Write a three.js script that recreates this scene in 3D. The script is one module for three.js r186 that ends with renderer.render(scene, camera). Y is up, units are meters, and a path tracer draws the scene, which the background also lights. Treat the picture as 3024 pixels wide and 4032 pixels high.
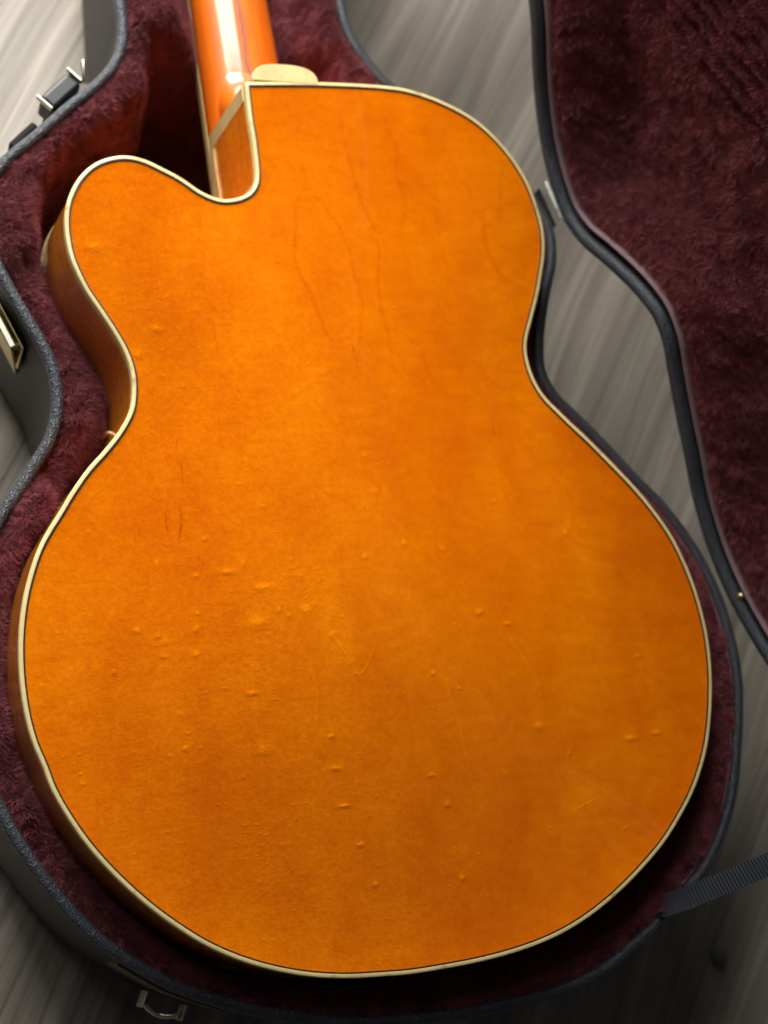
import * as THREE from 'three';
import { mergeGeometries, mergeVertices, toCreasedNormals } from 'three/addons/utils/BufferGeometryUtils.js';
import { RoundedBoxGeometry } from 'three/addons/geometries/RoundedBoxGeometry.js';
import { RectAreaLightUniformsLib } from 'three/addons/lights/RectAreaLightUniformsLib.js';

// ------------------------------------------------------------------ camera, light, exposure
const scene = new THREE.Scene();
scene.background = new THREE.Color(0.03, 0.03, 0.0315);          // the dim room around
const camera = new THREE.PerspectiveCamera(36.82, 768 / 1024, 0.05, 30);
camera.position.set(-0.2856, 0.993, 0.2204);
camera.up.set(0.0238, 0.2601, -0.9653);
camera.lookAt(-0.2856 + 0.3297, 0.993 - 0.9136, 0.2204 - 0.238);
camera.focus = 0.82;
camera.userData.fStop = 5.2;
scene.add(camera);
const renderer = new THREE.WebGLRenderer({ antialias: true });
renderer.setSize(768, 1024);
renderer.toneMapping = THREE.LinearToneMapping;
renderer.toneMappingExposure = 1;
renderer.shadowMap.enabled = true;

RectAreaLightUniformsLib.init();
// a tall bright window beyond the head of the case: it gives the long reflection on the neck
const WIN = { x: -0.31, y: 1.04, z: -1.28, w: 0.98, h: 1.6, power: 10 };
const windowLight = new THREE.RectAreaLight(new THREE.Color(1, 0.975, 0.94), WIN.power, WIN.w, WIN.h);
windowLight.position.set(WIN.x, WIN.y, WIN.z + 0.02);
windowLight.lookAt(WIN.x, WIN.y, WIN.z + 1);
scene.add(windowLight);
// a square ceiling lamp above the left shoulder of the case
const LAMP = { x: -0.78, y: 1.85, z: -0.82, s: 0.45, power: 3.5 };
const lampLight = new THREE.RectAreaLight(new THREE.Color(1, 0.965, 0.91), LAMP.power, LAMP.s, LAMP.s);
lampLight.position.set(LAMP.x, LAMP.y - 0.02, LAMP.z);
lampLight.lookAt(LAMP.x, 0, LAMP.z);
scene.add(lampLight);

// ------------------------------------------------------------------ helpers
let seed = 7;
const rnd = () => { seed = (seed * 1664525 + 1013904223) >>> 0; return seed / 4294967296; };
const clamp = (x, a = 0, b = 1) => Math.min(b, Math.max(a, x));
const ss = (a, b, x) => { const t = clamp((x - a) / (b - a)); return t * t * (3 - 2 * t); };
const lerp = (a, b, t) => a + (b - a) * t;
function hash(x, y) { let h = Math.imul(x, 374761393) + Math.imul(y, 668265263) | 0; h = Math.imul(h ^ (h >>> 13), 1274126177); return ((h ^ (h >>> 16)) >>> 0) / 4294967296; }
function noise(x, y) {                                             // gradient noise, about -1..1
  const xi = Math.floor(x), yi = Math.floor(y), fx = x - xi, fy = y - yi;
  const u = fx * fx * fx * (fx * (fx * 6 - 15) + 10), v = fy * fy * fy * (fy * (fy * 6 - 15) + 10);
  const g = (ix, iy, dx, dy) => { const a = hash(ix, iy) * 6.2831853; return Math.cos(a) * dx + Math.sin(a) * dy; };
  return 1.5 * lerp(lerp(g(xi, yi, fx, fy), g(xi + 1, yi, fx - 1, fy), u), lerp(g(xi, yi + 1, fx, fy - 1), g(xi + 1, yi + 1, fx - 1, fy - 1), u), v);
}
function fbm(x, y, n = 4) { let s = 0, a = 0.5; for (let i = 0; i < n; i++) { s += a * noise(x, y); x = x * 2.03 + 17.1; y = y * 2.03 + 5.3; a *= 0.5; } return s; }
function worley(x, y) {
  const xi = Math.floor(x), yi = Math.floor(y); let d1 = 9, d2 = 9;
  for (let j = -1; j < 2; j++) for (let i = -1; i < 2; i++) {
    const px = xi + i + hash(xi + i, yi + j) - x, py = yi + j + hash(xi + i + 71, yi + j - 33) - y, d = px * px + py * py;
    if (d < d1) { d2 = d1; d1 = d; } else if (d < d2) d2 = d;
  }
  return [Math.sqrt(d1), Math.sqrt(d2)];
}
function texture(w, h, fn, srgb, repeat) {                          // fn(i, j) -> [r, g, b] in 0..1 (linear in, encoded here when srgb)
  const data = new Uint8Array(w * h * 4), enc = (c) => 255 * (c <= 0.0031308 ? 12.92 * c : 1.055 * Math.pow(c, 1 / 2.4) - 0.055);
  for (let j = 0; j < h; j++) for (let i = 0; i < w; i++) {
    const c = fn(i, j), o = (j * w + i) * 4;
    for (let k = 0; k < 3; k++) data[o + k] = Math.round(clamp(srgb ? enc(clamp(c[k])) : 255 * clamp(c[k]), 0, 255));
    data[o + 3] = 255;
  }
  const t = new THREE.DataTexture(data, w, h);
  t.magFilter = THREE.LinearFilter; t.minFilter = THREE.LinearMipmapLinearFilter; t.generateMipmaps = true;
  if (srgb) t.colorSpace = THREE.SRGBColorSpace;
  t.wrapS = t.wrapT = repeat ? THREE.RepeatWrapping : THREE.ClampToEdgeWrapping; t.needsUpdate = true;
  return t;
}
const used = {};
function numbered(n) { const k = used[n] = (used[n] ?? -1) + 1; return k ? `${n}_${String(k).padStart(3, '0')}` : n; }
function part(name, geometry, material, parent) {
  const m = new THREE.Mesh(geometry, material); m.name = parent === scene ? numbered(name) : name;
  m.castShadow = m.receiveShadow = true; parent.add(m); return m;
}
const mm = (flat) => { const p = []; for (let i = 0; i < flat.length; i += 2) p.push([flat[i] / 1000, flat[i + 1] / 1000]); return p; };
function spline(pts, closed, n) {
  const c = new THREE.CatmullRomCurve3(pts.map(([x, z]) => new THREE.Vector3(x, 0, z)), closed, 'centripetal');
  const q = c.getSpacedPoints(n).map((p) => [p.x, p.z]); if (closed) q.pop(); return q;
}
function area(p) { let s = 0; for (let i = 0; i < p.length; i++) { const a = p[i], b = p[(i + 1) % p.length]; s += a[0] * b[1] - b[0] * a[1]; } return s / 2; }
// profile swept along a line on the ground plane: profile points are [outward, height]
function sweep(pts, closed, profile, sign = 1, crease = 0.7, caps = true) {
  const n = pts.length, m = profile.length, pos = [], uv = [], idx = [];
  const pl = [0]; for (let k = 1; k <= m; k++) { const a = profile[k - 1], b = profile[k % m]; pl.push(pl[k - 1] + Math.hypot(a[0] - b[0], a[1] - b[1])); }
  let L = 0; const rows = closed ? n + 1 : n;
  for (let i = 0; i < rows; i++) {
    const p = pts[i % n], a = pts[closed ? (i - 1 + n) % n : Math.max(0, i - 1)], b = pts[closed ? (i + 1) % n : Math.min(n - 1, i + 1)];
    let t1 = [p[0] - a[0], p[1] - a[1]], t2 = [b[0] - p[0], b[1] - p[1]];
    const l1 = Math.hypot(...t1), l2 = Math.hypot(...t2); if (l1 < 1e-9) t1 = t2; if (l2 < 1e-9) t2 = t1;
    const h1 = Math.hypot(...t1), h2 = Math.hypot(...t2), u1 = [t1[0] / h1, t1[1] / h1], u2 = [t2[0] / h2, t2[1] / h2];
    let nx = sign * (u1[1] + u2[1]), nz = -sign * (u1[0] + u2[0]); const l = Math.hypot(nx, nz); nx /= l; nz /= l;
    const c = Math.max(0.55, nx * sign * u1[1] - nz * sign * u1[0]), s = 1 / c;
    if (i) L += Math.hypot(p[0] - pts[i - 1][0], p[1] - pts[i - 1][1]);
    for (let k = 0; k <= m; k++) { const q = profile[k % m]; pos.push(p[0] + nx * q[0] * s, q[1], p[1] + nz * q[0] * s); uv.push(L, pl[k]); }
  }
  for (let i = 0; i < rows - 1; i++) for (let k = 0; k < m; k++) {
    const a = i * (m + 1) + k, b = a + 1, c = a + m + 1, d = c + 1; idx.push(a, c, b, b, c, d);
  }
  if (!closed && caps) for (const r of [0, rows - 1]) for (let k = 1; k < m - 1; k++) { const o = r * (m + 1); r ? idx.push(o, o + k, o + k + 1) : idx.push(o, o + k + 1, o + k); }
  const g = new THREE.BufferGeometry();
  g.setAttribute('position', new THREE.Float32BufferAttribute(pos, 3)); g.setAttribute('uv', new THREE.Float32BufferAttribute(uv, 2)); g.setIndex(idx);
  g.scale(1000, 1000, 1000); const out = toCreasedNormals(g, crease); out.scale(0.001, 0.001, 0.001); return out;   // the welding grid of toCreasedNormals is 1 cm wide
}
function signedDistance(poly) {                                     // positive inside
  const n = poly.length;
  return (x, z) => {
    let d = 1e9, inside = false;
    for (let i = 0, j = n - 1; i < n; j = i++) {
      const a = poly[i], b = poly[j], ex = b[0] - a[0], ez = b[1] - a[1], wx = x - a[0], wz = z - a[1];
      const t = clamp((wx * ex + wz * ez) / (ex * ex + ez * ez + 1e-15)), qx = wx - ex * t, qz = wz - ez * t, q = qx * qx + qz * qz;
      if (q < d) d = q;
      if ((a[1] > z) !== (b[1] > z) && x < ex * (z - a[1]) / ez + a[0]) inside = !inside;
    }
    return inside ? Math.sqrt(d) : -Math.sqrt(d);
  };
}
function grid(x0, x1, z0, z1, step, fn) {
  const nx = Math.ceil((x1 - x0) / step) + 1, nz = Math.ceil((z1 - z0) / step) + 1, v = new Float32Array(nx * nz);
  for (let j = 0; j < nz; j++) for (let i = 0; i < nx; i++) v[j * nx + i] = fn(x0 + i * step, z0 + j * step);
  return { x0, z0, step, nx, nz, v };
}
function at(g, x, z) {
  const fx = clamp((x - g.x0) / g.step, 0, g.nx - 1.001), fz = clamp((z - g.z0) / g.step, 0, g.nz - 1.001), i = Math.floor(fx), j = Math.floor(fz), u = fx - i, w = fz - j, o = j * g.nx + i;
  return lerp(lerp(g.v[o], g.v[o + 1], u), lerp(g.v[o + g.nx], g.v[o + g.nx + 1], u), w);
}
// sheet over the inside of a distance grid, cut exactly along its zero line
function fill(sd, height) {
  const pos = [], uv = [], idx = [], seen = new Map();
  const vert = (key, x, z) => { let k = seen.get(key); if (k === undefined) { k = pos.length / 3; seen.set(key, k); pos.push(x, height(x, z), z); uv.push(x, z); } return k; };
  const { nx, nz, x0, z0, step, v } = sd;
  for (let j = 0; j < nz - 1; j++) for (let i = 0; i < nx - 1; i++) {
    const c = [[i, j], [i, j + 1], [i + 1, j + 1], [i + 1, j]], out = [];
    for (let k = 0; k < 4; k++) {
      const [ai, aj] = c[k], [bi, bj] = c[(k + 1) % 4], a = v[aj * nx + ai], b = v[bj * nx + bi];
      if (a > 0) out.push(vert(aj * nx + ai, x0 + ai * step, z0 + aj * step));
      if ((a > 0) !== (b > 0)) {
        const lo = Math.min(aj * nx + ai, bj * nx + bi), t = a / (a - b);
        out.push(vert(-(lo * 2 + (aj === bj ? 0 : 1)) - 1, x0 + (ai + (bi - ai) * t) * step, z0 + (aj + (bj - aj) * t) * step));
      }
    }
    for (let k = 1; k < out.length - 1; k++) idx.push(out[0], out[k], out[k + 1]);
  }
  const g = new THREE.BufferGeometry();
  g.setAttribute('position', new THREE.Float32BufferAttribute(pos, 3)); g.setAttribute('uv', new THREE.Float32BufferAttribute(uv, 2)); g.setIndex(idx);
  g.computeVertexNormals(); return g;
}
const box = (w, h, d, r = 0.0006) => new RoundedBoxGeometry(w, h, d, 2, Math.min(r, w / 2.1, h / 2.1, d / 2.1));
const tube = (pts, r, seg = 24, rad = 8) => new THREE.TubeGeometry(new THREE.CatmullRomCurve3(pts.map((p) => new THREE.Vector3(...p))), seg, r, rad, false);

// ------------------------------------------------------------------ outlines (millimetres on the ground plane, x to the right, z towards the tail)
const BODY = mm([-52.8, -260.4, -7.2, -263.7, 37.2, -264.6, 52.4, -263.3, 75, -256.6, 97.2, -244.4, 113.9, -226.8, 125.5, -206.4, 130.7, -187.5, 132.8, -170.2, 131.2, -154.2, 127.8, -142.1, 122.8, -126.5, 116, -109.5, 110, -92.6, 110.6, -77.6, 116, -62.7, 128.5, -47.8, 142.7, -32.9, 156.1, -17.9, 168.8, -3,
  179.8, 12.1, 189.7, 29.1, 196.8, 48.3, 200.9, 65.7, 203.2, 84.4, 203.4, 101.6, 201.8, 118.3, 198.2, 136.3, 194, 151.1, 188.7, 164.4, 178.7, 182, 167.9, 195.8, 154, 210.5, 136.7, 224.4, 116.8, 237.7, 96.4, 248.3, 75.4, 255.8, 52.3, 260.6, 30.2, 263.1, 9.9, 264.2, -10, 264.6, -23, 264, -43.3, 262.6, -62.1, 259.6, -80.3, 254.7, -98.2, 247.8, -115.7, 238.5, -131.6, 227]);
BODY.push(...mm([-147.3, 213.2, -162.8, 196.6, -174.7, 181, -184.3, 164.9, -190.6, 151.6, -194, 140.7, -198.5, 127.8, -201.6, 113.3, -203.2, 96.3, -203.2, 79.5, -201.8, 64.8, -199, 50.1, -195, 36.6, -190, 24.1, -185, 15.4, -178.3, 5.3, -171.5, -5.4, -162, -18.3, -152.4, -28.7, -142.8, -40.6, -136.2, -52.7, -134.4, -62.2, -134.2, -73.1, -137, -85.4, -142.7, -97.8, -149.5, -110.1, -156.5, -122.4, -161.6, -134.9, -164.3, -144.6,
  -165.7, -159.8, -164.6, -172.6, -161.2, -182.9, -155.1, -193.2, -146.1, -201.7, -135.1, -206.3, -125.8, -207.2, -116.5, -205.1, -107.2, -200.7, -98.3, -196, -92.3, -191.9, -86.3, -187.4, -79.5, -184, -73.8, -182.4, -67.8, -182.7, -61.5, -184.5, -56.3, -187.8, -52.8, -192.8, -51.5, -198.1, -51.2, -204.5, -51.5, -222.6, -52.3, -234.2, -52.6, -245, -52.8, -260.4]));
const bodyLine = spline(BODY, false, 520); bodyLine.pop();

const CASE = mm([-68, 283, -86, 278, -105, 271, -129, 260, -146, 249, -163, 236, -177, 222, -192, 202, -203, 185, -214, 164, -227, 131, -233, 104, -234, 78, -231, 52, -222, 24, -207, -6, -197, -20, -189, -33, -180, -47, -175, -63, -174.5, -76, -177, -92, -188, -116, -199, -139, -209, -165, -211, -186, -206, -204, -196, -219, -175, -239, -157, -257, -146, -267, -135, -278, -127, -289, -122.5, -301, -121, -316, -121.5, -332, -122, -370, -121, -430, -115, -560, -104, -640,
  -70, -672, -30, -676, 8, -668, 34, -640, 36, -560, 32, -430, 29, -370, 30, -348, 34, -322, 42, -306, 52, -292, 68, -279, 92, -265, 115, -249, 137, -228, 150, -208, 157.5, -190, 157, -167, 149, -143, 142, -120, 138.5, -103, 138, -88, 144, -74, 155, -62, 173, -42, 193, -18, 208, -1, 222, 20, 232, 40, 239, 61, 243, 84, 244.5, 107, 243, 124, 240, 140, 235, 160, 229, 181, 222, 197, 212, 214, 200, 229, 182, 244, 163, 258, 143, 270, 122, 281, 98, 288, 68, 292, 40, 294, 10, 294, -22, 292, -45, 289]);
const caseLine = spline(CASE, true, 900);
const RIM = 0.15, BACK = 0.1855, HINGE = new THREE.Vector3(0.161, RIM, -0.208), along = new THREE.Vector3(77, 0, 250).normalize(), side = new THREE.Vector3(along.z, 0, -along.x);
const LIDANGLE = THREE.MathUtils.degToRad(92);
const lidUp = side.clone().multiplyScalar(Math.cos(LIDANGLE)).add(new THREE.Vector3(0, Math.sin(LIDANGLE), 0));
const lidOut = side.clone().multiplyScalar(-Math.sin(LIDANGLE)).add(new THREE.Vector3(0, Math.cos(LIDANGLE), 0));
const lidMatrix = new THREE.Matrix4().makeBasis(lidUp, lidOut, along).setPosition(HINGE);
const toLid = ([x, z]) => [-((x - HINGE.x) * side.x + (z - HINGE.z) * side.z), (x - HINGE.x) * along.x + (z - HINGE.z) * along.z];
const lidLine = caseLine.map(toLid);
if (area(caseLine) < 0) caseLine.reverse();
if (area(lidLine) < 0) lidLine.reverse();
if (area(bodyLine) < 0) bodyLine.reverse();
const bodySD = signedDistance(bodyLine), caseSD = signedDistance(caseLine), lidSD = signedDistance(lidLine);

// ------------------------------------------------------------------ materials
const V2 = (x, y) => new THREE.Vector2(x, y);
// grained vinyl of the case (bump only; grain about 2 mm)
const grainBump = texture(512, 512, (i, j) => {
  const x = i / 512 * 16, y = j / 512 * 16, w = (a, b) => worley(((a % 16) + 16) % 16, ((b % 16) + 16) % 16);
  const [d1, d2] = w(x + 0.25 * noise(x * 2, y * 2), y + 0.25 * noise(x * 2 + 9, y * 2)); const e = clamp(1 - d1 * d1 * 1.3) * ss(0, 0.25, d2 - d1), f = clamp(0.9 * e + 0.08 * noise(x * 5, y * 5));
  return [f, f, f];
}, false, true);
grainBump.repeat.set(1 / 0.024, 1 / 0.024);
const fineGrain = grainBump.clone(); fineGrain.repeat.set(1 / 0.02, 1 / 0.02); fineGrain.needsUpdate = true;
const M = {};
M.vinyl = new THREE.MeshPhysicalMaterial({ specularIntensity: 0.6, color: new THREE.Color(0.013, 0.0135, 0.011), roughness: 0.5, bumpMap: fineGrain, bumpScale: 0.00014 });
M.piping = new THREE.MeshStandardMaterial({ color: new THREE.Color(0.034, 0.04, 0.05), roughness: 0.38, bumpMap: grainBump, bumpScale: 0.00045 });
M.inside = new THREE.MeshStandardMaterial({ color: new THREE.Color(0.03, 0.02, 0.02), roughness: 0.9 });
M.plush = new THREE.MeshStandardMaterial({ color: new THREE.Color(0.17, 0.038, 0.048), roughness: 1 });
M.pile = new THREE.MeshPhysicalMaterial({ color: new THREE.Color(0.22, 0.05, 0.062), roughness: 0.9, sheen: 0.2, sheenColor: new THREE.Color(0.25, 0.08, 0.1), sheenRoughness: 0.5, side: THREE.DoubleSide });
M.cream = new THREE.MeshPhysicalMaterial({ color: new THREE.Color(0.7, 0.56, 0.25), roughness: 0.5, specularIntensity: 0.4, clearcoat: 0.6, clearcoatRoughness: 0.1 });
const agedCream = texture(1024, 32, (i, j) => { const x = i / 1024 * 60, y = j / 32 * 2, k = 1 + 0.16 * fbm(x * 0.5, y, 3) + 0.1 * fbm(x * 4, y * 4 + 9, 2), st = ss(0.28, 0.55, fbm(x * 1.2 + 30, y + 3, 3)); return [0.7 * k * (1 - 0.22 * st), 0.56 * k * (1 - 0.32 * st), 0.25 * k * (1 - 0.4 * st)]; }, true, true);
agedCream.repeat.set(1 / 0.6, 1 / 0.02); M.cream.map = agedCream; M.cream.color.setRGB(1, 1, 1);
M.black = new THREE.MeshPhysicalMaterial({ color: new THREE.Color(0.012, 0.009, 0.008), roughness: 0.4, clearcoat: 1, clearcoatRoughness: 0.06 });
M.brass = new THREE.MeshStandardMaterial({ color: new THREE.Color(0.6, 0.48, 0.22), metalness: 1, roughness: 0.38 });
M.nickel = new THREE.MeshStandardMaterial({ color: new THREE.Color(0.62, 0.6, 0.48), metalness: 1, roughness: 0.34 });
M.steel = new THREE.MeshStandardMaterial({ color: new THREE.Color(0.86, 0.86, 0.8), metalness: 0.9, roughness: 0.5 });
M.rosewood = new THREE.MeshStandardMaterial({ color: new THREE.Color(0.03, 0.015, 0.01), roughness: 0.5 });
M.rubber = new THREE.MeshStandardMaterial({ color: new THREE.Color(0.12, 0.12, 0.12), roughness: 0.8 });
M.bead = new THREE.MeshStandardMaterial({ color: new THREE.Color(0.2, 0.13, 0.14), roughness: 0.9 });
M.glass = new THREE.MeshStandardMaterial({ color: 0x000000, emissive: new THREE.Color(1, 0.975, 0.94), emissiveIntensity: 6 });

// ---- stained maple of the back: colour and relief over x -215..215, z -275..275 mm
const BW = 1600, BH = 2048, bx = (i) => -215 + 430 * i / BW, bz = (j) => -275 + 550 * j / BH;
const dark = new Float32Array(BW * BH), relief = new Float32Array(BW * BH);
function splat(buf, x, z, r, rz, amount, ang = 0) {
  const ci = (x + 215) / 430 * BW, cj = (z + 275) / 550 * BH, ri = Math.max(r, rz) * 3 / 430 * BW, rj = Math.max(r, rz) * 3 / 550 * BH, c = Math.cos(ang), s = Math.sin(ang);
  for (let j = Math.max(0, Math.floor(cj - rj)); j <= Math.min(BH - 1, cj + rj); j++) for (let i = Math.max(0, Math.floor(ci - ri)); i <= Math.min(BW - 1, ci + ri); i++) {
    const wx = bx(i), wz = bz(j), ragged = rz > 1 ? 0.35 * rz : 0, dx = wx - x + (ragged && ragged * noise(wx * 0.5, wz * 0.5)), dz = wz - z + (ragged && ragged * noise(wx * 0.5 + 40, wz * 0.5)), a = (dx * c + dz * s) / r, b = (-dx * s + dz * c) / rz, e = Math.exp(-(a * a + b * b)), o = j * BW + i;
    buf[o] = amount > 0 ? Math.max(buf[o], amount * e) : Math.min(buf[o], amount * e);
  }
}
function stroke(buf, pts, width, amount, wobble = 0.5) {
  const c = new THREE.CatmullRomCurve3(pts.map(([x, z]) => new THREE.Vector3(x, 0, z))), n = Math.ceil(c.getLength() / (width * 0.7)) + 1;
  for (let i = 0; i <= n; i++) {
    const p = c.getPointAt(i / n), e = 0.25 + 0.75 * Math.sqrt(Math.sin(Math.PI * clamp(i / n, 0.02, 0.98)));
    const k = e * (0.55 + 0.45 * noise(i * 0.11 + p.x, p.z * 0.1)); splat(buf, p.x + wobble * noise(p.z * 0.12, p.x * 0.2), p.z, width * (0.7 + 0.4 * rnd()), width * 1.2, amount * k);
  }
}
// growth lines, short mineral streaks
for (const [w, a, p] of [[0.8, 0.3, [[6, -246], [6, -233], [7, -218], [10, -197], [13, -180], [17, -167], [19, -150], [16, -134], [15, -115], [17, -93], [18, -75]]],
  [0.9, 0.28, [[34, -246], [36, -233], [40, -221], [37, -207], [40, -187], [40, -177], [37, -172], [35, -157]]],
  [0.8, 0.32, [[-22, -205], [-21, -195], [-28, -181], [-31, -165], [-33, -152], [-33, -137], [-27, -120], [-23, -104], [-21, -95], [-17, -91], [-8, -90], [-6, -81], [-4, -71]]],
  [0.8, 0.26, [[-21, -194], [-13, -182], [-4, -165], [0, -150], [1, -134], [4, -120], [0, -96], [-4, -75]]],
  [0.9, 0.22, [[112, -217], [106, -193], [103, -174]]], [0.9, 0.28, [[103, -175], [102, -183], [96, -185], [92, -180], [91, -165], [92, -154], [97, -142], [105, -134], [117, -130]]],
  [1, 0.2, [[31, -93], [35, -86], [38, -79], [41, -64]]], [1.1, 0.2, [[65, -82], [76, -77], [82, -68], [91, -64], [101, -69]]],
  [0.6, 0.2, [[-88, -175], [-87, -150], [-90, -128], [-86, -100], [-84, -70]]], [0.7, 0.16, [[-120, -150], [-118, -120], [-121, -92]]], [0.7, 0.16, [[60, -240], [63, -210], [60, -170], [64, -130]]]]) stroke(dark, p, w * 1.5, a * 0.85);
for (const [w, a, p] of [[0.5, 0.75, [[-122, 8], [-122, 21]]], [0.6, 0.85, [[-114, 6], [-114, 15], [-116, 25]]], [0.5, 0.6, [[-84, 26], [-83, 33]]], [0.4, 0.5, [[-137, 17], [-137, 21]]], [0.4, 0.5, [[-148, 33], [-148, 37]]],
  [0.35, 0.5, [[-106, 34], [-106, 37]]], [0.8, 0.35, [[-119, 108], [-120, 114]]], [0.7, 0.3, [[-116, 111], [-116, 115]]], [0.5, 0.6, [[-85, 115], [-85, 118]]], [0.4, 0.5, [[-121, 6], [-120, 9]]], [0.5, 0.55, [[-112, -34], [-113, -28]]],
  [0.5, 0.7, [[-111, -20], [-111, -8]]], [0.4, 0.55, [[-93, -129], [-92, -125]]], [0.4, 0.5, [[-97, -122], [-96, -117]]], [0.6, 0.5, [[-46, -141], [-43, -141]]], [0.5, 0.5, [[-6, -89], [-5, -75]]], [0.5, 0.6, [[77, -39], [78, -33]]], [0.4, 0.5, [[-168, 158], [-167, 163]]]]) stroke(dark, p, w, a, 0.1);
// bird's-eye blisters: each a small raised ridge
const blisters = [[-74, 54, 5, 2.6], [-52, 50, 1.6, 3], [-51, 67, 3.6, 3.4], [-78, 73, 6.5, 4.2], [-80, 141, 5, 3.6], [-142, 73, 2.6, 2], [-111, 74, 1.6, 2.6], [-102, 25, 2.2, 2], [-109, 45, 1.6, 1.6], [-92, 44, 5, 2], [-129, 37, 1.4, 2.4], [-129, 88, 2.6, 1.4], [-112, 88, 2.2, 2], [-83, 40, 1.4, 2.6], [-131, 77, 1.8, 2.2], [-66, 67, 1.2, 2], [-84, 111, 4, 1.6], [-121, 137, 1.8, 1.8], [-43, 137, 1.8, 1.8], [-155, 94, 1.2, 1.8],
  [67, 81, 2.4, 1.8], [18, 107, 1.8, 1.5], [9, 33, 1.6, 2.2], [-15, 40, 1.4, 2], [115, 27, 2, 2.6], [-42, 154, 3.5, 1.6], [20, 178, 2, 2.2], [80, 140, 3, 2.6], [-39, 174, 4, 1.3], [-24, 216, 2, 2], [98, 156, 0.8, 1.2], [12, 162, 2.2, 1.5], [-31, 195, 2.2, 1.6], [50, 74, 3, 2.2], [26, 218, 2.2, 1.8], [140, 150, 5, 2], [158, 148, 4, 1.6], [-150, -150, 7, 4], [-118, -100, 4, 2.5], [-130, -85, 3, 3]];
for (let k = 0; k < 260; k++) { const x = -195 + 390 * rnd(), z = -200 + 450 * rnd(); if (bodySD(x / 1000, z / 1000) > 0.008 && rnd() < (x < 40 ? 0.8 : 0.3)) { const q = rnd(), big = q * q * q; blisters.push([x, z, 0.55 + 0.5 * rnd() + 2.6 * big, 0.5 + 0.45 * rnd() + 1.9 * big, 0.3 + 0.5 * rnd()]); } }
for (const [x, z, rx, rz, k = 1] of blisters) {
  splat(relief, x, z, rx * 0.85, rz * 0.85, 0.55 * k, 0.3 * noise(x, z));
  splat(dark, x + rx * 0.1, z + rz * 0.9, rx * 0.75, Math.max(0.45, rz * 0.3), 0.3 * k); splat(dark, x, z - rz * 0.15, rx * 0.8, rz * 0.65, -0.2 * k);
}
for (const p of [[[-38, 82], [-29, 98], [-25, 105], [-19, 99], [-14, 87]], [[62, 69], [66, 85], [75, 102], [82, 115], [84, 130]], [[22, 102], [27, 121], [31, 139], [34, 159], [36, 171]], [[97, 188], [114, 182]], [[127, 201], [133, 199]], [[-13, 111], [-9, 116]], [[-52, 96], [-49, 115], [-51, 132]], [[-167, 166], [-166, 174]]]) { stroke(dark, p, 0.45, -0.25, 0.2); stroke(relief, p, 0.45, 0.35, 0.2); }
const backColour = texture(BW, BH, (i, j) => {
  const x = bx(i), z = bz(j), o = j * BW + i;
  const broad = fbm(x * 0.013 + 3, z * 0.006, 3), cloud = fbm(x * 0.035 + 0.6 * noise(z * 0.02, 4), z * 0.022 + 9, 4), fleck = fbm(x * 0.3, z * 0.35, 3), fine = fbm(x * 1.3, z * 1.1 + 40, 2);
  const bands = fbm(x * 0.01 + 20, z * 0.07 + 0.8 * noise(x * 0.02, z * 0.02), 3) * ss(20, 140, x);
  const rough = ss(90, -100, x - 0.15 * z) * 0.6 + 0.4;
  const curl = fbm(x * 0.11 + 1.2 * noise(x * 0.05, z * 0.05), z * 0.16, 4);
  const silk = fbm(x * 0.016 + 0.7 * noise(z * 0.01, x * 0.02), z * 0.011 + 31, 3);
  const grain = fbm(x * 0.42 + 1.5 * noise(x * 0.02, z * 0.008), z * 0.012, 3), grit = fbm(x * 0.75 + 60 + 0.8 * noise(x * 0.3, z * 0.3), z * 0.7, 2);
  let t = 0.2 * broad + 0.13 * cloud + 0.15 * silk + 0.12 * bands + 0.13 * curl + 0.02 * grain + rough * (0.15 * fleck + 0.14 * fine + 0.1 * grit);
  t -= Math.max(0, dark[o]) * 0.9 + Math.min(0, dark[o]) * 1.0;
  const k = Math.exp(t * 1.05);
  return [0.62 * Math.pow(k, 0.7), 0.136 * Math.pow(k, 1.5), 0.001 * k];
}, true, false);
const backBump = texture(BW, BH, (i, j) => {
  const x = bx(i), z = bz(j), o = j * BW + i, rough = ss(60, -120, x - 0.2 * z) * 0.7 + 0.3;
  const patch = ss(-0.1, 0.35, fbm(x * 0.03 + 8, z * 0.03, 2));
  const v = 0.4 + relief[o] * 0.42 + rough * (0.05 * fbm(x * 0.4, z * 0.5 + 7, 3) + (0.012 + 0.02 * patch) * fbm(x * 1.2, z * 1.1, 2) + 0.07 * patch * ss(0.15, 0.5, fbm(x * 0.3 + 3, z * 0.36, 2))) + 0.08 * fbm(x * 0.06, z * 0.05, 2); return [v, v, v];
}, false, false);
for (const t of [backColour, backBump]) { t.repeat.set(1 / 0.43, 1 / 0.55); t.offset.set(0.5, 0.5); }
M.back = new THREE.MeshPhysicalMaterial({ map: backColour, bumpMap: backBump, bumpScale: 0.0014, roughness: 0.6, specularIntensity: 0, clearcoat: 0.8, clearcoatRoughness: 0.05 });
const sideColour = texture(1024, 256, (i, j) => {
  const x = i / 1024 * 40, y = j / 256 * 8, k = Math.exp(0.28 * fbm(x * 0.5, y * 4, 3) + 0.22 * fbm(x * 3, y * 1.5, 3)); return [0.78 * k, 0.22 * k * k, 0.002];
}, true, true); sideColour.repeat.set(2, 10); sideColour.wrapS = sideColour.wrapT = THREE.MirroredRepeatWrapping;
M.side = new THREE.MeshPhysicalMaterial({ map: sideColour, roughness: 0.45, clearcoat: 1, clearcoatRoughness: 0.08 });
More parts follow.
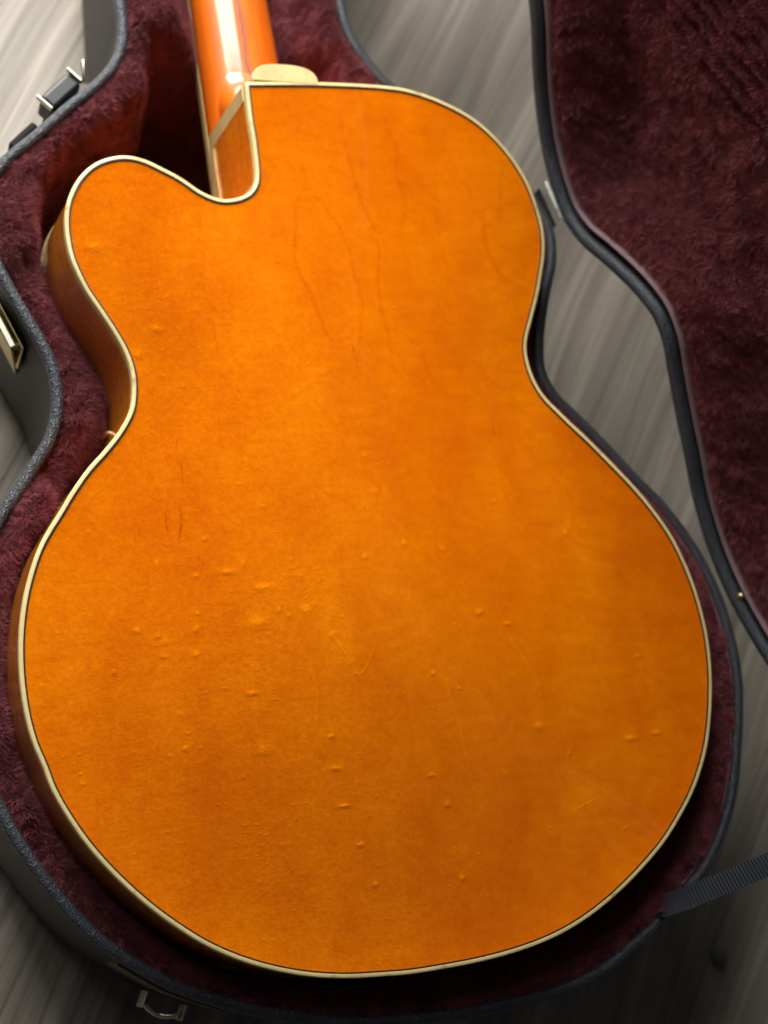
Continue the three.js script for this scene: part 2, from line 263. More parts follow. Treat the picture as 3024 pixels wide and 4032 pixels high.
const neckColour = texture(256, 1024, (i, j) => { const x = i / 256 * 6, y = j / 1024 * 6, k = Math.exp(0.25 * fbm(x * 2, y * 0.6, 4) + 0.12 * fbm(x * 8, y * 2, 2)); return [0.75 * k, 0.15 * k * k, 0.003]; }, true, true);
neckColour.wrapS = neckColour.wrapT = THREE.MirroredRepeatWrapping; neckColour.repeat.set(12, 3);
M.neck = new THREE.MeshPhysicalMaterial({ map: neckColour, roughness: 0.4, clearcoat: 1, clearcoatRoughness: 0.03 });
M.stripe = new THREE.MeshPhysicalMaterial({ color: new THREE.Color(0.07, 0.014, 0.004), roughness: 0.4, clearcoat: 1, clearcoatRoughness: 0.04 });

// ------------------------------------------------------------------ floor: wood-look boards running diagonally
const floor = new THREE.Group(); floor.name = 'floor'; floor.userData = { kind: 'structure' }; scene.add(floor);
const boardMats = [];
for (let k = 0; k < 4; k++) {
  const bc = texture(256, 1024, (i, j) => {
    const u = i / 256 * 190, v = j / 1024 * 2600, wv = 10 * noise(v * 0.004, k * 9 + u * 0.01);
    const g1 = fbm((u + wv) * 0.045 + k * 31, v * 0.0016, 4), g2 = fbm((u + wv) * 0.22 + k * 13, v * 0.005, 3), g3 = fbm(u * 0.9, v * 0.012 + k, 2), pore = Math.max(0, fbm((u + wv) * 0.35, v * 0.006 + 50 + k, 3) - 0.12);
    const t = Math.exp(0.75 * g1 + 0.5 * g2 + 0.16 * g3 - 1.1 * pore);
    return [0.265 * t, 0.232 * Math.pow(t, 1.03), 0.189 * Math.pow(t, 1.06)];
  }, true, false);
  boardMats.push(new THREE.MeshStandardMaterial({ map: bc, roughness: 0.52 }));
}
const BD = new THREE.Vector2(-0.49, 0.87).normalize();              // boards run towards the lower left
{
  const W = 0.19, L = 2.6, geo = new RoundedBoxGeometry(W - 0.0003, 0.008, L - 0.0003, 1, 0.0003);
  const uv = geo.attributes.uv, ps = geo.attributes.position; for (let i = 0; i < uv.count; i++) uv.setXY(i, ps.getX(i) / W + 0.5, ps.getZ(i) / L + 0.5);
  const yaw = Math.atan2(BD.x, BD.y), ax = [Math.cos(yaw), -Math.sin(yaw)];
  for (let r = -7; r <= 7; r++) for (let c = 0; c <= 0; c++) {
    const m = part('plank', geo, boardMats[(r * 3 + c * 5 + 40) % 4], floor), s = r * W + 0.05, t = c * L + (r * 0.47 % 1) * 0.25;
    m.position.set(0.1 + ax[0] * s + BD.x * t, -0.004, -0.1 + ax[1] * s + BD.y * t); m.rotation.y = yaw + ((r + c) % 2 ? Math.PI : 0);
  }
  const under = part('underlay', new THREE.BoxGeometry(5, 0.01, 5), new THREE.MeshStandardMaterial({ color: new THREE.Color(0.2, 0.17, 0.14), roughness: 0.9 }), floor); under.position.y = -0.016;
}

// ------------------------------------------------------------------ guitar
const guitar = new THREE.Group(); guitar.name = 'hollow_body_guitar'; guitar.position.set(0, 0.11, 0); scene.add(guitar);
guitar.userData = { label: 'glossy amber orange hollow body guitar lying face down in the plush lined case', category: 'guitar' };
// the body lies rolled a little to its left: its sides lean by about six degrees
const lean = (g) => { const p = g.attributes.position; for (let i = 0; i < p.count; i++) p.setX(i, p.getX(i) - Math.max(0, 0.1802 - p.getY(i)) * 0.105); g.computeBoundingSphere(); return g; };
const gpart = (n, g, m, p = guitar) => { const o = part(n, g, m, p); if (p === guitar) o.position.y -= 0.11; return o; };
{
  const EDGE = 0.0023, sd = grid(-0.216, 0.216, -0.276, 0.276, 0.002, (x, z) => bodySD(x, z) - EDGE);
  const u = new Float32Array(sd.v.length), n = sd.nx;                // the arch of the back: a membrane held at the edge
  for (let it = 0; it < 500; it++) for (let j = 1; j < sd.nz - 1; j++) for (let i = 1; i < n - 1; i++) {
    const o = j * n + i; if (sd.v[o] <= 0) continue; u[o] += 1.9 * (0.25 * (u[o - 1] + u[o + 1] + u[o - n] + u[o + n] + 1) - u[o]);
  }
  const mx = u.reduce((a, b) => Math.max(a, b)), arch = { ...sd, v: u.map((v) => 0.0185 * Math.pow(v / mx, 1.8)) };
  gpart('back', fill(sd, (x, z) => BACK + at(arch, x, z)), M.back);
  gpart('purfling', sweep(bodyLine, true, [[-EDGE, BACK + 0.0007], [-EDGE, BACK - 0.003], [-0.0032, BACK - 0.003], [-0.0032, BACK + 0.0007]]), M.black);
  gpart('back_binding', sweep(bodyLine, true, [[0, 0.1802], [0, BACK - 0.0002], [-0.0002, BACK + 0.0004], [-0.0006, BACK + 0.0007], [-EDGE, BACK + 0.0007], [-EDGE, 0.1802]]), M.cream);
  gpart('rim', lean(sweep(bodyLine, true, [[-0.0004, 0.1216], [-0.0004, 0.1802], [-0.003, 0.1802], [-0.003, 0.1216]])), M.side);
  gpart('top_binding', lean(sweep(bodyLine, true, [[0.0002, 0.1145], [0.0002, 0.1216], [-0.0026, 0.1216], [-0.0026, 0.1145]])), M.cream);
  gpart('top', lean(fill(grid(-0.216, 0.216, -0.276, 0.276, 0.006, (x, z) => bodySD(x, z) - 0.0024), () => 0.116)), M.side);
  gpart('corner_binding', lean(sweep([[-0.0528, -0.2604], [-0.0527, -0.255], [-0.0524, -0.2505]], false, [[0.0006, 0.1216], [0.0006, 0.18], [-0.002, 0.18], [-0.002, 0.1216]], -1)), M.cream);
}
// neck: rounded back, long heel, fretboard underneath
const neckC = (z) => -0.0345 + 0.062 * (z + 0.325), neckW = (z) => 0.054 + 0.028 * (z + 0.325), FB = 0.108;
const crown = () => FB + 0.0215;
{
  const pos = [], uv = [], idx = [], N = 60, K = 28, z1 = -0.262, z0 = -0.66;
  for (let i = 0; i <= N; i++) {
    const z = lerp(z1, z0, i / N);
    for (let k = 0; k <= K; k++) {
      const th = Math.PI * k / K, c = Math.cos(th), s = Math.sin(th);
      pos.push(neckC(z) - neckW(z) / 2 * Math.sign(c) * Math.pow(Math.abs(c), 0.92), FB + (crown() - FB) * Math.pow(s, 0.8), z); uv.push(k / K * 0.07, z);
    }
  }
  for (let i = 0; i < N; i++) for (let k = 0; k < K; k++) { const a = i * (K + 1) + k, b = a + K + 1; idx.push(a, b, a + 1, a + 1, b, b + 1); }
  const shaft = new THREE.BufferGeometry(); shaft.setAttribute('position', new THREE.Float32BufferAttribute(pos, 3)); shaft.setAttribute('uv', new THREE.Float32BufferAttribute(uv, 2)); shaft.setIndex(idx); shaft.computeVertexNormals();
  // heel: half-oval slices that lengthen towards the neck
  const hp = [], hu = [], hi = [], R = 30, S = 30;
  for (let i = 0; i <= R; i++) {
    const q = i / R, y = 0.1838 - 0.056 * q, b = 0.0105 + 0.003 * q + 0.03 * Math.pow(q, 5), qa = Math.pow(q, 0.8), a = 0.0201 + 0.0056 * qa, cx = -0.0269 - 0.0019 * qa, zb = -0.2615;
    for (let k = 0; k <= S; k++) { const th = Math.PI * k / S, c = Math.cos(th), s = Math.sin(th); hp.push(cx - a * Math.sign(c) * Math.pow(Math.abs(c), 0.8) + 0.062 * (-b * s) * q, y, zb - b * Math.pow(s, 0.85)); hu.push(k / S * 0.07, -y); }
  }
  for (let i = 0; i < R; i++) for (let k = 0; k < S; k++) { const p = i * (S + 1) + k, b = p + S + 1; hi.push(p, b, p + 1, p + 1, b, b + 1); }
  for (let i = 0; i < R; i++) for (const [A, B] of [[i * (S + 1), (i + 1) * (S + 1)]]) { const b0 = hp.length / 3; for (const o of [A, B]) { hp.push(hp[o * 3], hp[o * 3 + 1], -0.2613, -0.05, hp[o * 3 + 1], -0.2613); hu.push(0, -hp[o * 3 + 1], 0.01, -hp[o * 3 + 1]); } hi.push(b0, b0 + 1, b0 + 2, b0 + 1, b0 + 3, b0 + 2); }
  const heel = new THREE.BufferGeometry(); heel.setAttribute('position', new THREE.Float32BufferAttribute(hp, 3)); heel.setAttribute('uv', new THREE.Float32BufferAttribute(hu, 2)); heel.setIndex(hi); heel.computeVertexNormals();
  const slab = (y0, y1, za, zb, inset0, inset1) => {                  // strip under the neck that follows its taper
    const p = [], x = (z, s, ins) => neckC(z) + s * (neckW(z) / 2 - ins);
    const g = new THREE.BufferGeometry(), c = [];
    for (const z of [za, zb]) for (const y of [y0, y1]) c.push([x(z, -1, inset0), y, z], [x(z, -1, inset1), y, z]);
    for (const [a, b, d, e] of [[2, 3, 7, 6], [0, 4, 5, 1], [0, 2, 6, 4], [1, 5, 7, 3], [0, 1, 3, 2], [4, 6, 7, 5]]) p.push(...c[a], ...c[b], ...c[d], ...c[a], ...c[d], ...c[e]);
    g.setAttribute('position', new THREE.Float32BufferAttribute(p, 3)); g.setAttribute('uv', new THREE.Float32BufferAttribute(new Float32Array(p.length / 3 * 2).map((_, i) => (i % 2 ? p[Math.floor(i / 2) * 3 + 2] : p[Math.floor(i / 2) * 3])), 2)); g.computeVertexNormals(); return g;
  };
  const wedge = new THREE.BufferGeometry(), wv = [];                  // side of the neck block, running down into the cutaway
  { const P = (x, y, z) => [x, y, z], zs = [-0.2625, -0.245, -0.225, -0.19, -0.155], ys = [0.1275, 0.1235, 0.1165, 0.1142, 0.114];
    for (let i = 0; i < 4; i++) { const l0 = neckC(zs[i]) - neckW(zs[i]) / 2 + 0.0003, l1 = neckC(zs[i + 1]) - neckW(zs[i + 1]) / 2 + 0.0003, r0 = -0.0518, r1 = -0.0518;
      for (const [a, b, c, d] of [[P(l0 + 0.004 * (ys[i] - 0.114) / 0.013, ys[i], zs[i]), P(l1 + 0.004 * (ys[i + 1] - 0.114) / 0.013, ys[i + 1], zs[i + 1]), P(r1, ys[i + 1], zs[i + 1]), P(r0, ys[i], zs[i])], [P(l0, 0.108, zs[i]), P(l1, 0.108, zs[i + 1]), P(l1 + 0.004 * (ys[i + 1] - 0.114) / 0.013, ys[i + 1], zs[i + 1]), P(l0 + 0.004 * (ys[i] - 0.114) / 0.013, ys[i], zs[i])]]) wv.push(...a, ...b, ...c, ...a, ...c, ...d); }
    wedge.setAttribute('position', new THREE.Float32BufferAttribute(wv, 3)); wedge.setAttribute('uv', new THREE.Float32BufferAttribute(new Float32Array(wv.length / 3 * 2).map((_, i) => (i % 2 ? wv[Math.floor(i / 2) * 3 + 2] : wv[Math.floor(i / 2) * 3])), 2)); wedge.computeVertexNormals(); }
  const neck = gpart('neck', mergeGeometries([shaft.toNonIndexed(), heel.toNonIndexed()]), M.neck);
  gpart('neck_block', mergeGeometries([wedge, slab(FB, 0.1142, -0.262, -0.155, 0.0002, 0.0538)]), new THREE.MeshStandardMaterial({ map: sideColour, roughness: 0.7 }), neck);
  gpart('fretboard', slab(0.1005, FB, -0.66, -0.15, 0.002, 0.052), M.rosewood, neck);
  gpart('fretboard_binding', slab(0.1003, FB - 0.0001, -0.66, -0.15, -0.0004, 0.0018), M.cream, neck);
  gpart('fretboard_binding', slab(0.1003, FB - 0.0001, -0.66, -0.15, neckW(-0.4) - 0.0018, neckW(-0.4) + 0.0004), M.cream, neck);
  const line = []; for (let z = -0.66; z < -0.319; z += 0.02) line.push([neckC(z) + 0.0005, crown() - 0.00025, z]);
  line.push([-0.0342, 0.1294, -0.31], [-0.0327, 0.1305, -0.3], [-0.0312, 0.1345, -0.2855], [-0.0298, 0.147, -0.2772], [-0.0285, 0.16, -0.2748], [-0.0275, 0.175, -0.273]);
  gpart('centre_seam', tube(line, 0.0007, 80, 6), M.stripe, neck);
  const sh = new THREE.Shape(); sh.moveTo(-0.0203, 0); for (let k = 0; k <= 32; k++) { const th = Math.PI * k / 32, c = Math.cos(th); sh.lineTo(-0.0203 * Math.sign(c) * Math.pow(Math.abs(c), 0.72), 0.0112 * Math.pow(Math.sin(th), 0.8)); }
  const cap = new THREE.ExtrudeGeometry(sh, { depth: 0.0016, bevelEnabled: true, bevelThickness: 0.0006, bevelSize: 0.0005, bevelSegments: 3, curveSegments: 12 }); cap.rotateX(-Math.PI / 2); cap.translate(-0.0268, 0.1842, -0.2622);
  gpart('heel_cap', cap, M.cream);
  const knob = new THREE.LatheGeometry([[0, 0], [0.0032, 0], [0.0034, 0.002], [0.0026, 0.004], [0.0042, 0.006], [0.0046, 0.0085], [0.0038, 0.0105], [0, 0.011]].map(([a, b]) => V2(a, b)), 24); knob.rotateZ(Math.PI / 2);
  knob.scale(0.8, 0.8, 0.8); knob.translate(-0.138, 0.134, -0.0545); gpart('strap_button', knob, M.brass);
}

// ------------------------------------------------------------------ case
const guitarCase = new THREE.Group(); guitarCase.name = 'guitar_case'; scene.add(guitarCase);
guitarCase.userData = { label: 'open black vinyl guitar case lined with burgundy plush, lid standing up on the right', category: 'guitar case' };
const lidPart = (n, g, m) => { const o = part(n, g, m, guitarCase); o.applyMatrix4(lidMatrix); return o; };
const rotateStart = (line, x, z) => { let b = 0, d = 9; line.forEach((p, i) => { const q = Math.hypot(p[0] - x, p[1] - z); if (q < d) { d = q; b = i; } }); return [...line.slice(b), ...line.slice(0, b)]; };
const pipe = (r, h, y0) => { const p = []; for (let k = 0; k < 12; k++) { const t = -Math.PI / 2 + k / 12 * 2 * Math.PI; p.push([Math.sign(Math.cos(t)) * r * Math.pow(Math.abs(Math.cos(t)), 0.8) - r, y0 + h * Math.sign(Math.sin(t)) * Math.pow(Math.abs(Math.sin(t)), 0.8)]); } return p; };
const wall = (h, d) => [[-0.0012, h - 0.002], [-0.0012, h - 0.02], [-0.001, d + 0.03], [-0.004, d + 0.012], [-0.011, d + 0.003], [-0.02, d], [-0.02, d + 0.003], [-0.012, d + 0.006], [-0.0065, d + 0.014], [-0.0055, d + 0.03], [-0.0055, h - 0.002]];
const shell = part('base_shell', mergeGeometries([sweep(caseLine, true, wall(RIM, 0), 1, 1), fill(grid(-0.25, 0.26, -0.69, 0.31, 0.008, (x, z) => caseSD(x, z) - 0.018), () => 0.002).toNonIndexed()]), M.vinyl, guitarCase);
const lidShell = lidPart('lid_shell', mergeGeometries([sweep(lidLine, true, wall(0, -0.09), 1, 1), fill(grid(-0.05, 0.52, -0.55, 0.55, 0.008, (x, z) => lidSD(x, z) - 0.018), () => -0.088).toNonIndexed()]), M.vinyl);
{
  let run = rotateStart(caseLine, 0.163, 0.258); const end = run.findIndex((p, i) => i > 20 && Math.hypot(p[0] - 0.181, p[1] - 0.2445) < 0.0035); run = end > 0 ? run.slice(0, run.length - 0) : run;
  const gap = run.findIndex((p, i) => i > run.length * 0.8 && Math.hypot(p[0] - 0.182, p[1] - 0.244) < 0.004);
  part('base_piping', sweep(gap > 0 ? run.slice(0, gap) : run, false, pipe(0.0036, 0.0042, RIM), 1, 3), M.piping, guitarCase);
  lidPart('lid_piping', sweep(lidLine, true, pipe(0.0042, 0.0046, 0), 1, 3), M.piping);
  lidPart('lid_valance', sweep(lidLine, true, [[-0.0055, -0.004], [-0.0055, -0.0008], [-0.009, -0.0032], [-0.0142, -0.003], [-0.0142, -0.012], [-0.0055, -0.012]], 1, 0.9), M.vinyl);
  lidPart('lid_seam', sweep(lidLine, true, [[-0.0142, -0.004], [-0.0142, 0.0006], [-0.0156, 0.0008], [-0.0158, -0.004]], 1, 3), M.bead);
  const seamRun = rotateStart(caseLine, 0.2, 0).filter((p) => p[0] > 0.15 && p[1] > -0.06 && p[1] < 0.262);
  part('base_seam', sweep(seamRun, false, [[-0.0074, RIM - 0.002], [-0.0074, RIM + 0.0018], [-0.0086, RIM + 0.0018], [-0.0086, RIM - 0.002]], 1, 3), M.bead, guitarCase);
}
// plush lining of the base: a padded rim that drops beside the guitar, and the deep pocket beside the neck
const PIT = mm([-98, -316, -104, -300, -108, -284, -110, -272, -122, -256, -136, -246, -152, -236, -166, -222, -176, -204, -180, -185, -178, -168, -171, -150, -160, -150, -130, -170, -60, -150, -20, -200, 20, -255, 24, -285, 20, -303, 12, -314, 2, -321, -10, -319, -16, -310, -62, -312, -80, -316]);
const pitLine = spline(PIT, true, 160), pitSD = signedDistance(pitLine);
const neckDist = (x, z) => Math.abs(x - neckC(z)) - neckW(z) / 2;
const baseSD = grid(-0.245, 0.255, -0.5, 0.305, 0.0025, (x, z) => caseSD(x, z) - 0.0062);
const baseH = (x, z) => {
  const d = Math.max(0, caseSD(x, z) - 0.0062), g = -bodySD(x, z);
  let top = RIM - 0.004 + 0.006 * ss(0, 0.012, d) - 0.006 * ss(0.02, 0.045, d) + 0.0035 * fbm(x * 32, z * 32, 3);
  const left = ss(0.02, -0.06, x), waist = left * ss(-0.175, -0.15, z) * ss(0.0, -0.03, z), bout = left * ss(-0.03, 0.0, z) * (1 - ss(0.17, 0.22, z)), w = lerp(lerp(0.015, 0.03, waist), 0.012, bout);
  const low = lerp(0.08, 0.121, Math.max(waist, bout));
  let y = lerp(low, top, ss(-0.004, w, g + 0.003 * fbm(x * 26 + 5, z * 26, 2)));
  if (z < -0.2) { const nd = neckDist(x, z), cradle = lerp(0.096, top, ss(-0.004, 0.03, nd)); y = Math.min(y, lerp(y, cradle, ss(-0.27, -0.31, z))); }
  const p = pitSD(x, z) + 0.004 * noise(x * 70, z * 70); y = lerp(y, 0.012, ss(-0.005, 0.009, p));
  return Math.min(y, RIM - 0.004 + d * 2.2);
};
const baseLining = part('base_lining', fill(baseSD, baseH), M.plush, guitarCase);
// plush lining of the lid, with puckers along the far edge
const lidSDg = grid(-0.045, 0.46, -0.52, 0.5, 0.0025, (x, z) => lidSD(x, z) - 0.0157);
const pk = new THREE.Vector2(114, 34).normalize();                    // along, up
const lidH = (x, z) => {
  const d = Math.max(0, lidSD(x, z) - 0.0157), puff = fbm(x * 22 + 3, z * 22, 3), lump = fbm(x * 60, z * 60 + 8, 2);
  const across = -(z + 0.06) * pk.y + (x - 0.131) * pk.x, m = ss(-0.004, 0.02, across) * (1 - 0.6 * ss(0.05, 0.09, across));
  return -0.007 - 0.034 * ss(0.003, 0.04, d) + (0.006 * puff + 0.0025 * lump) * ss(0, 0.02, d) + m * 0.006 * Math.sin(2 * Math.PI * (across / 0.0105 + 0.25 * noise(z * 30, x * 20)));
};
const lidLining = lidPart('lid_lining', fill(lidSDg, lidH), M.plush);
// the pile: tufts of curved fibres
function tuft(n, len, spread) {
  const gs = [];
  for (let k = 0; k < n; k++) {
    const a = rnd() * 6.283, r = spread * Math.sqrt(rnd()), l = len * (0.6 + 0.5 * rnd()), w = 0.018 * (0.7 + 0.6 * rnd()), f = rnd() * 6.283, lean = 0.35 + 0.6 * rnd(), b = rnd() * 6.283;
    const bxp = r * Math.cos(a), bzp = r * Math.sin(a), P = (t) => [bxp + Math.cos(b) * lean * l * t * t, l * t * (1 - 0.15 * t), bzp + Math.sin(b) * lean * l * t * t];
    const p0 = P(0), p1 = P(0.55), p2 = P(1), wx = Math.cos(f) * w, wz = Math.sin(f) * w, v = [];
    const A = [p0[0] - wx, p0[1], p0[2] - wz], B = [p0[0] + wx, p0[1], p0[2] + wz], C = [p1[0] - wx * 0.8, p1[1], p1[2] - wz * 0.8], D = [p1[0] + wx * 0.8, p1[1], p1[2] + wz * 0.8];
    v.push(...A, ...B, ...D, ...A, ...D, ...C, ...C, ...D, ...p2);
    const g = new THREE.BufferGeometry(); g.setAttribute('position', new THREE.Float32BufferAttribute(v, 3)); g.computeVertexNormals(); gs.push(g);
  }
  return mergeGeometries(gs);
}
function pile(name, lining, density, len, keep, clump) {
  const geo = lining.geometry, ps = geo.attributes.position, ix = geo.index, ms = [], col = [], a = new THREE.Vector3(), b = new THREE.Vector3(), c = new THREE.Vector3(), n = new THREE.Vector3(), e = new THREE.Vector3();
  const q = new THREE.Quaternion(), q2 = new THREE.Quaternion(), up = new THREE.Vector3(0, 1, 0), m = new THREE.Matrix4(), s = new THREE.Vector3();
  for (let t = 0; t < ix.count; t += 3) {
    a.fromBufferAttribute(ps, ix.getX(t)); b.fromBufferAttribute(ps, ix.getX(t + 1)); c.fromBufferAttribute(ps, ix.getX(t + 2));
    n.crossVectors(b.clone().sub(a), e.copy(c).sub(a)); const A = n.length() / 2; n.normalize(); if (n.y < 0) n.negate();
    const want = A * density * keep((a.x + b.x + c.x) / 3, (a.y + b.y + c.y) / 3, (a.z + b.z + c.z) / 3); let cnt = Math.floor(want) + (rnd() < want % 1 ? 1 : 0);
    while (cnt-- > 0) {
      let u = rnd(), v = rnd(); if (u + v > 1) { u = 1 - u; v = 1 - v; }
      const p = a.clone().addScaledVector(b.clone().sub(a), u).addScaledVector(c.clone().sub(a), v), f = clump;
      const lx = 0.65 * noise(p.x * f, p.z * f + p.y * 40) + 0.5 * noise(p.x * f * 3, p.z * f * 3), lz = 0.6 * noise(p.x * f + 33, p.z * f + p.y * 40) + 0.5 * noise(p.x * f * 3 + 8, p.z * f * 3);
      const d = n.clone().multiplyScalar(0.9); d.x += lx; d.z += lz; d.y += 0.25; d.normalize();
      q.setFromUnitVectors(up, d); q2.setFromAxisAngle(up, rnd() * 6.283); q.multiply(q2);
      const k = (typeof len === 'function' ? len(p.x, p.z) : len) * (0.6 + 0.35 * rnd() + 0.5 * ss(-0.5, 0.5, noise(p.x * 210, p.z * 210 + p.y * 150))); s.set(k, k, k); p.addScaledVector(n, -0.0008);
      ms.push(m.compose(p, q, s).clone()); const sh = clamp(0.8 + 0.4 * rnd() + 0.4 * fbm(p.x * 60, p.z * 60 + p.y * 60, 3), 0.3, 1.5); col.push(sh);
    }
  }
  const inst = new THREE.InstancedMesh(tuft(18, 1, 0.3), M.pile, ms.length); inst.name = name; inst.userData = { kind: 'stuff' };
  const cc = new THREE.Color(); ms.forEach((x, i) => { inst.setMatrixAt(i, x); inst.setColorAt(i, cc.setRGB(col[i], col[i], col[i])); });
  inst.castShadow = inst.receiveShadow = true; lining.add(inst); console.log(name, ms.length);
}
pile('pile', baseLining, 9e5, (x, z) => lerp(0.0042, 0.0068, ss(0, 0.014, -bodySD(x, z))), (x, y, z) => (y < 0.05 ? 0.35 : 1) * (z < -0.44 ? 0 : 1) * (bodySD(x, z) > 0.012 ? 0.05 : 1) * (caseSD(x, z) < 0.0095 ? 0 : 1), 60);
pile('pile', lidLining, 7e5, (x, z) => lerp(0.007, 0.0042, ss(-0.01, 0.01, -(z + 0.06) * pk.y + (x - 0.131) * pk.x)), (x, y, z) => (x > 0.3 || z < -0.28 || z > 0.42 ? 0.1 : 1) * (lidSD(x, z) < 0.0178 ? 0 : 1), 75);

// hinges on the right, between base and lid
function orient(o, x, y, z, dir) { o.position.set(x, y, z); o.rotation.y = Math.atan2(dir.x, dir.z); return o; }
function hinge(t, bent) {
  const p = HINGE.clone().addScaledVector(along, t), h = new THREE.Group(); h.name = 'hinge'; guitarCase.add(h); orient(h, p.x, p.y, p.z, along);
  for (const [c, l, r] of [[-0.0105, 0.0065, 0.0023], [0, 0.0145, 0.0026], [0.0105, 0.0065, 0.0023]]) { const k = new THREE.CylinderGeometry(r, r, l - 0.0006, 18); k.rotateX(Math.PI / 2); k.translate(bent ? 0.0006 : -0.0012, bent ? 0.0066 : 0.0042, c); part('knuckle', k, bent ? M.brass : M.steel, h); }
  const l1 = box(0.0012, 0.02, 0.028); l1.translate(-0.0018, -0.015, 0); part('leaf', l1, M.vinyl, h);
  
  return h;
}
hinge(0.0, false); hinge(0.262, true);
for (const [t, u] of [[0.286, 0.0125], [0.241, 0.0105]]) { const s = new THREE.SphereGeometry(t > 0.25 ? 0.0028 : 0.0016, 14, 10); const o = lidPart('rivet', s, M.brass); o.geometry.translate(u + 0.001, t > 0.25 ? -0.001 : 0.0025, t); }
// latch: plate on the wall, hanging lever, wire bail
function latch(x, y, z, nx, nz) { const g = new THREE.Group(); g.name = 'latch'; guitarCase.add(g); g.position.set(x, y, z); g.rotation.y = Math.atan2(nx, nz); return g; }
{
  // brass draw latch at the waist: lever hangs outwards
  const g = latch(-0.1915, 0.128, -0.125, -0.92, 0.4);
  const pl = box(0.036, 0.034, 0.0014); pl.translate(0, -0.014, 0.0016); part('plate', pl, M.brass, g);
  const lv = new THREE.Group(); lv.name = 'lever'; g.add(lv); lv.rotation.x = 0.16; lv.position.set(0, 0.004, 0.008);
  const f1 = box(0.031, 0.052, 0.0016, 0.0007); f1.translate(0, -0.026, 0); part('face', f1, M.brass, lv);
  const lip = box(0.032, 0.0034, 0.0048, 0.0012); lip.translate(0, 0.0008, -0.001); part('lip', lip, M.nickel, lv);
  const bl = tube([[-0.011, -0.004, -0.002], [-0.011, -0.012, 0.0035], [0, -0.0145, 0.005], [0.011, -0.012, 0.0035], [0.011, -0.004, -0.002]], 0.0009); part('bail', bl, M.nickel, g);
}
{
  // tail latch, in the shade: dark plate with a nickel bail
  const g = latch(-0.1245, 0.128, 0.2625, -0.42, 0.9);
  const wallRun = rotateStart(caseLine, 0, 0.293); const plateRun = wallRun.filter((p) => p[1] > 0.2 && p[0] < -0.098 && p[0] > -0.156);
  const pl = sweep(plateRun, false, [[-0.002, 0.098], [0.0004, 0.0985], [0.0006, 0.136], [-0.002, 0.1365]], 1, 0.7); const plate = part('plate', pl, new THREE.MeshStandardMaterial({ color: new THREE.Color(0.13, 0.11, 0.06), metalness: 0.3, roughness: 0.6 }), g); g.updateMatrixWorld(true); plate.applyMatrix4(g.matrixWorld.clone().invert());
  for (const s of [-1, 1]) { const e = box(0.0012, 0.018, 0.009, 0.0005); e.translate(0.0115 * s - 0.002, -0.013, 0.0068); part('ear', e, M.nickel, g); }
  const bl = tube([[-0.0115, -0.012, 0.0085], [-0.0075, -0.0128, 0.0105], [-0.002, -0.0145, 0.0115], [0.0035, -0.0128, 0.0105], [0.0075, -0.012, 0.0085]].map(([a, b, c]) => [a, b, c]), 0.0018); part('bail', bl, M.nickel, g);
}
{
  // shoulder latch: black lever standing off the wall between two pale metal edges
  const g = latch(-0.1505, 0.132, -0.268, -0.72, -0.69);
  const body = box(0.026, 0.022, 0.012, 0.003); body.translate(0, -0.003, 0.0075); part('lever', body, new THREE.MeshStandardMaterial({ color: new THREE.Color(0.01, 0.011, 0.014), roughness: 0.4 }), g);
  const tail = box(0.022, 0.05, 0.005, 0.002); tail.translate(0.002, -0.036, 0.006); part('plate', tail, M.vinyl, g);
  for (const s of [-1, 1]) { const e = box(0.0017, 0.004, 0.012, 0.0006); e.translate(0.0138 * s, 0.0075, 0.0085); part('edge', e, M.nickel, g); }
  part('hook', tube([[-0.0138, 0.009, 0.001], [-0.017, 0.011, 0.0042], [-0.0205, 0.012, 0.0078], [-0.0232, 0.012, 0.0104]], 0.0016), M.nickel, g);
  const lump = box(0.022, 0.012, 0.005, 0.002); lump.translate(0.042, 0.008, 0.0015); part('strike', lump, M.vinyl, g);
}
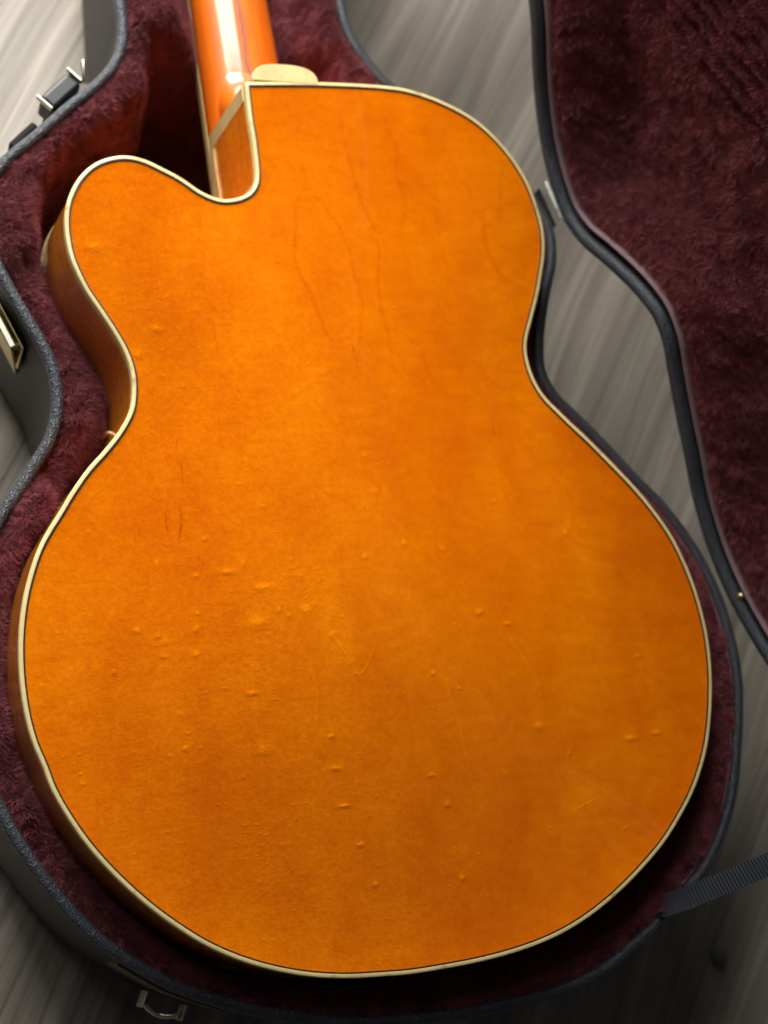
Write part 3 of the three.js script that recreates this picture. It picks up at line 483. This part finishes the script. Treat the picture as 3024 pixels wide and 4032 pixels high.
// grosgrain stay ribbon from the base rim to the lid
{
  const A = new THREE.Vector3(0.166, RIM + 0.0015, 0.246), B = HINGE.clone().addScaledVector(along, 0.432).addScaledVector(lidUp, 0.092).addScaledVector(lidOut, 0.004), N = 620, pos = [], uv = [], idx = [];
  const C = new THREE.Vector3(0.182, RIM + 0.0035, 0.243);
  const path = new THREE.CatmullRomCurve3([new THREE.Vector3(0.152, RIM - 0.012, 0.247), A, C, C.clone().lerp(B, 0.5).add(new THREE.Vector3(0, -0.002, 0)), B], false, 'centripetal');
  const L = path.getLength(), t = new THREE.Vector3(), w = new THREE.Vector3(), up = new THREE.Vector3();
  for (let i = 0; i <= N; i++) {
    const p = path.getPointAt(i / N); path.getTangentAt(i / N, t);
    const q = i / N; up.set(0, 1, 0.15); w.crossVectors(up, t).normalize(); up.crossVectors(t, w).normalize();
    const r = 0.0005 * Math.sin(i / N * L / 0.0021 * Math.PI * 2), half = 0.0068;
    for (const sgn of [-1, -0.85, 0, 0.85, 1]) for (const f of [1]) { const v = p.clone().addScaledVector(w, sgn * half).addScaledVector(up, (Math.abs(sgn) > 0.9 ? 0 : r) + 0.0004); pos.push(v.x, v.y, v.z); uv.push(q * L, sgn * half); }
  }
  for (let i = 0; i < N; i++) for (let k = 0; k < 4; k++) { const a = i * 5 + k, b = a + 5; idx.push(a, a + 1, b, a + 1, b + 1, b); }
  const g = new THREE.BufferGeometry(); g.setAttribute('position', new THREE.Float32BufferAttribute(pos, 3)); g.setAttribute('uv', new THREE.Float32BufferAttribute(uv, 2)); g.setIndex(idx); g.computeVertexNormals();
  part('stay_ribbon', g, new THREE.MeshStandardMaterial({ color: new THREE.Color(0.065, 0.074, 0.092), roughness: 0.55, side: THREE.DoubleSide }), guitarCase);
}
// small grey object on the dark floor near the tail
{
  const g = new THREE.SphereGeometry(0.008, 20, 14), p = g.attributes.position; for (let i = 0; i < p.count; i++) { const k = 1 + 0.18 * noise(p.getX(i) * 200, p.getZ(i) * 200 + p.getY(i) * 90); p.setXYZ(i, p.getX(i) * k * 0.75, p.getY(i) * k * 0.45, p.getZ(i) * k * 1.0); } g.computeVertexNormals();
  const o = part('rubber_stopper', g, M.rubber, scene); o.position.set(0.283, 0.0035, 0.289); o.userData = { label: 'small grey lump on the dark floor beyond the case tail below the ribbon', category: 'stopper' };
}
// the window
{
  const w = new THREE.Group(); w.name = 'window'; w.position.set(WIN.x, WIN.y, WIN.z - 0.03); scene.add(w); w.userData = { label: 'tall bright window beyond the neck end of the case', category: 'window' };
  part('pane', box(WIN.w, WIN.h, 0.02), M.glass, w);
  const l = new THREE.Group(); l.name = 'ceiling_lamp'; l.position.set(LAMP.x, LAMP.y, LAMP.z); scene.add(l); l.userData = { label: 'square ceiling lamp above and left of the open case', category: 'lamp' };
  part('diffuser', box(LAMP.s, 0.012, LAMP.s), M.glass, l);
  const fr = box(LAMP.s + 0.03, 0.02, LAMP.s + 0.03); fr.translate(0, 0.018, 0); part('housing', fr, M.rubber, l);
}
renderer.render(scene, camera);
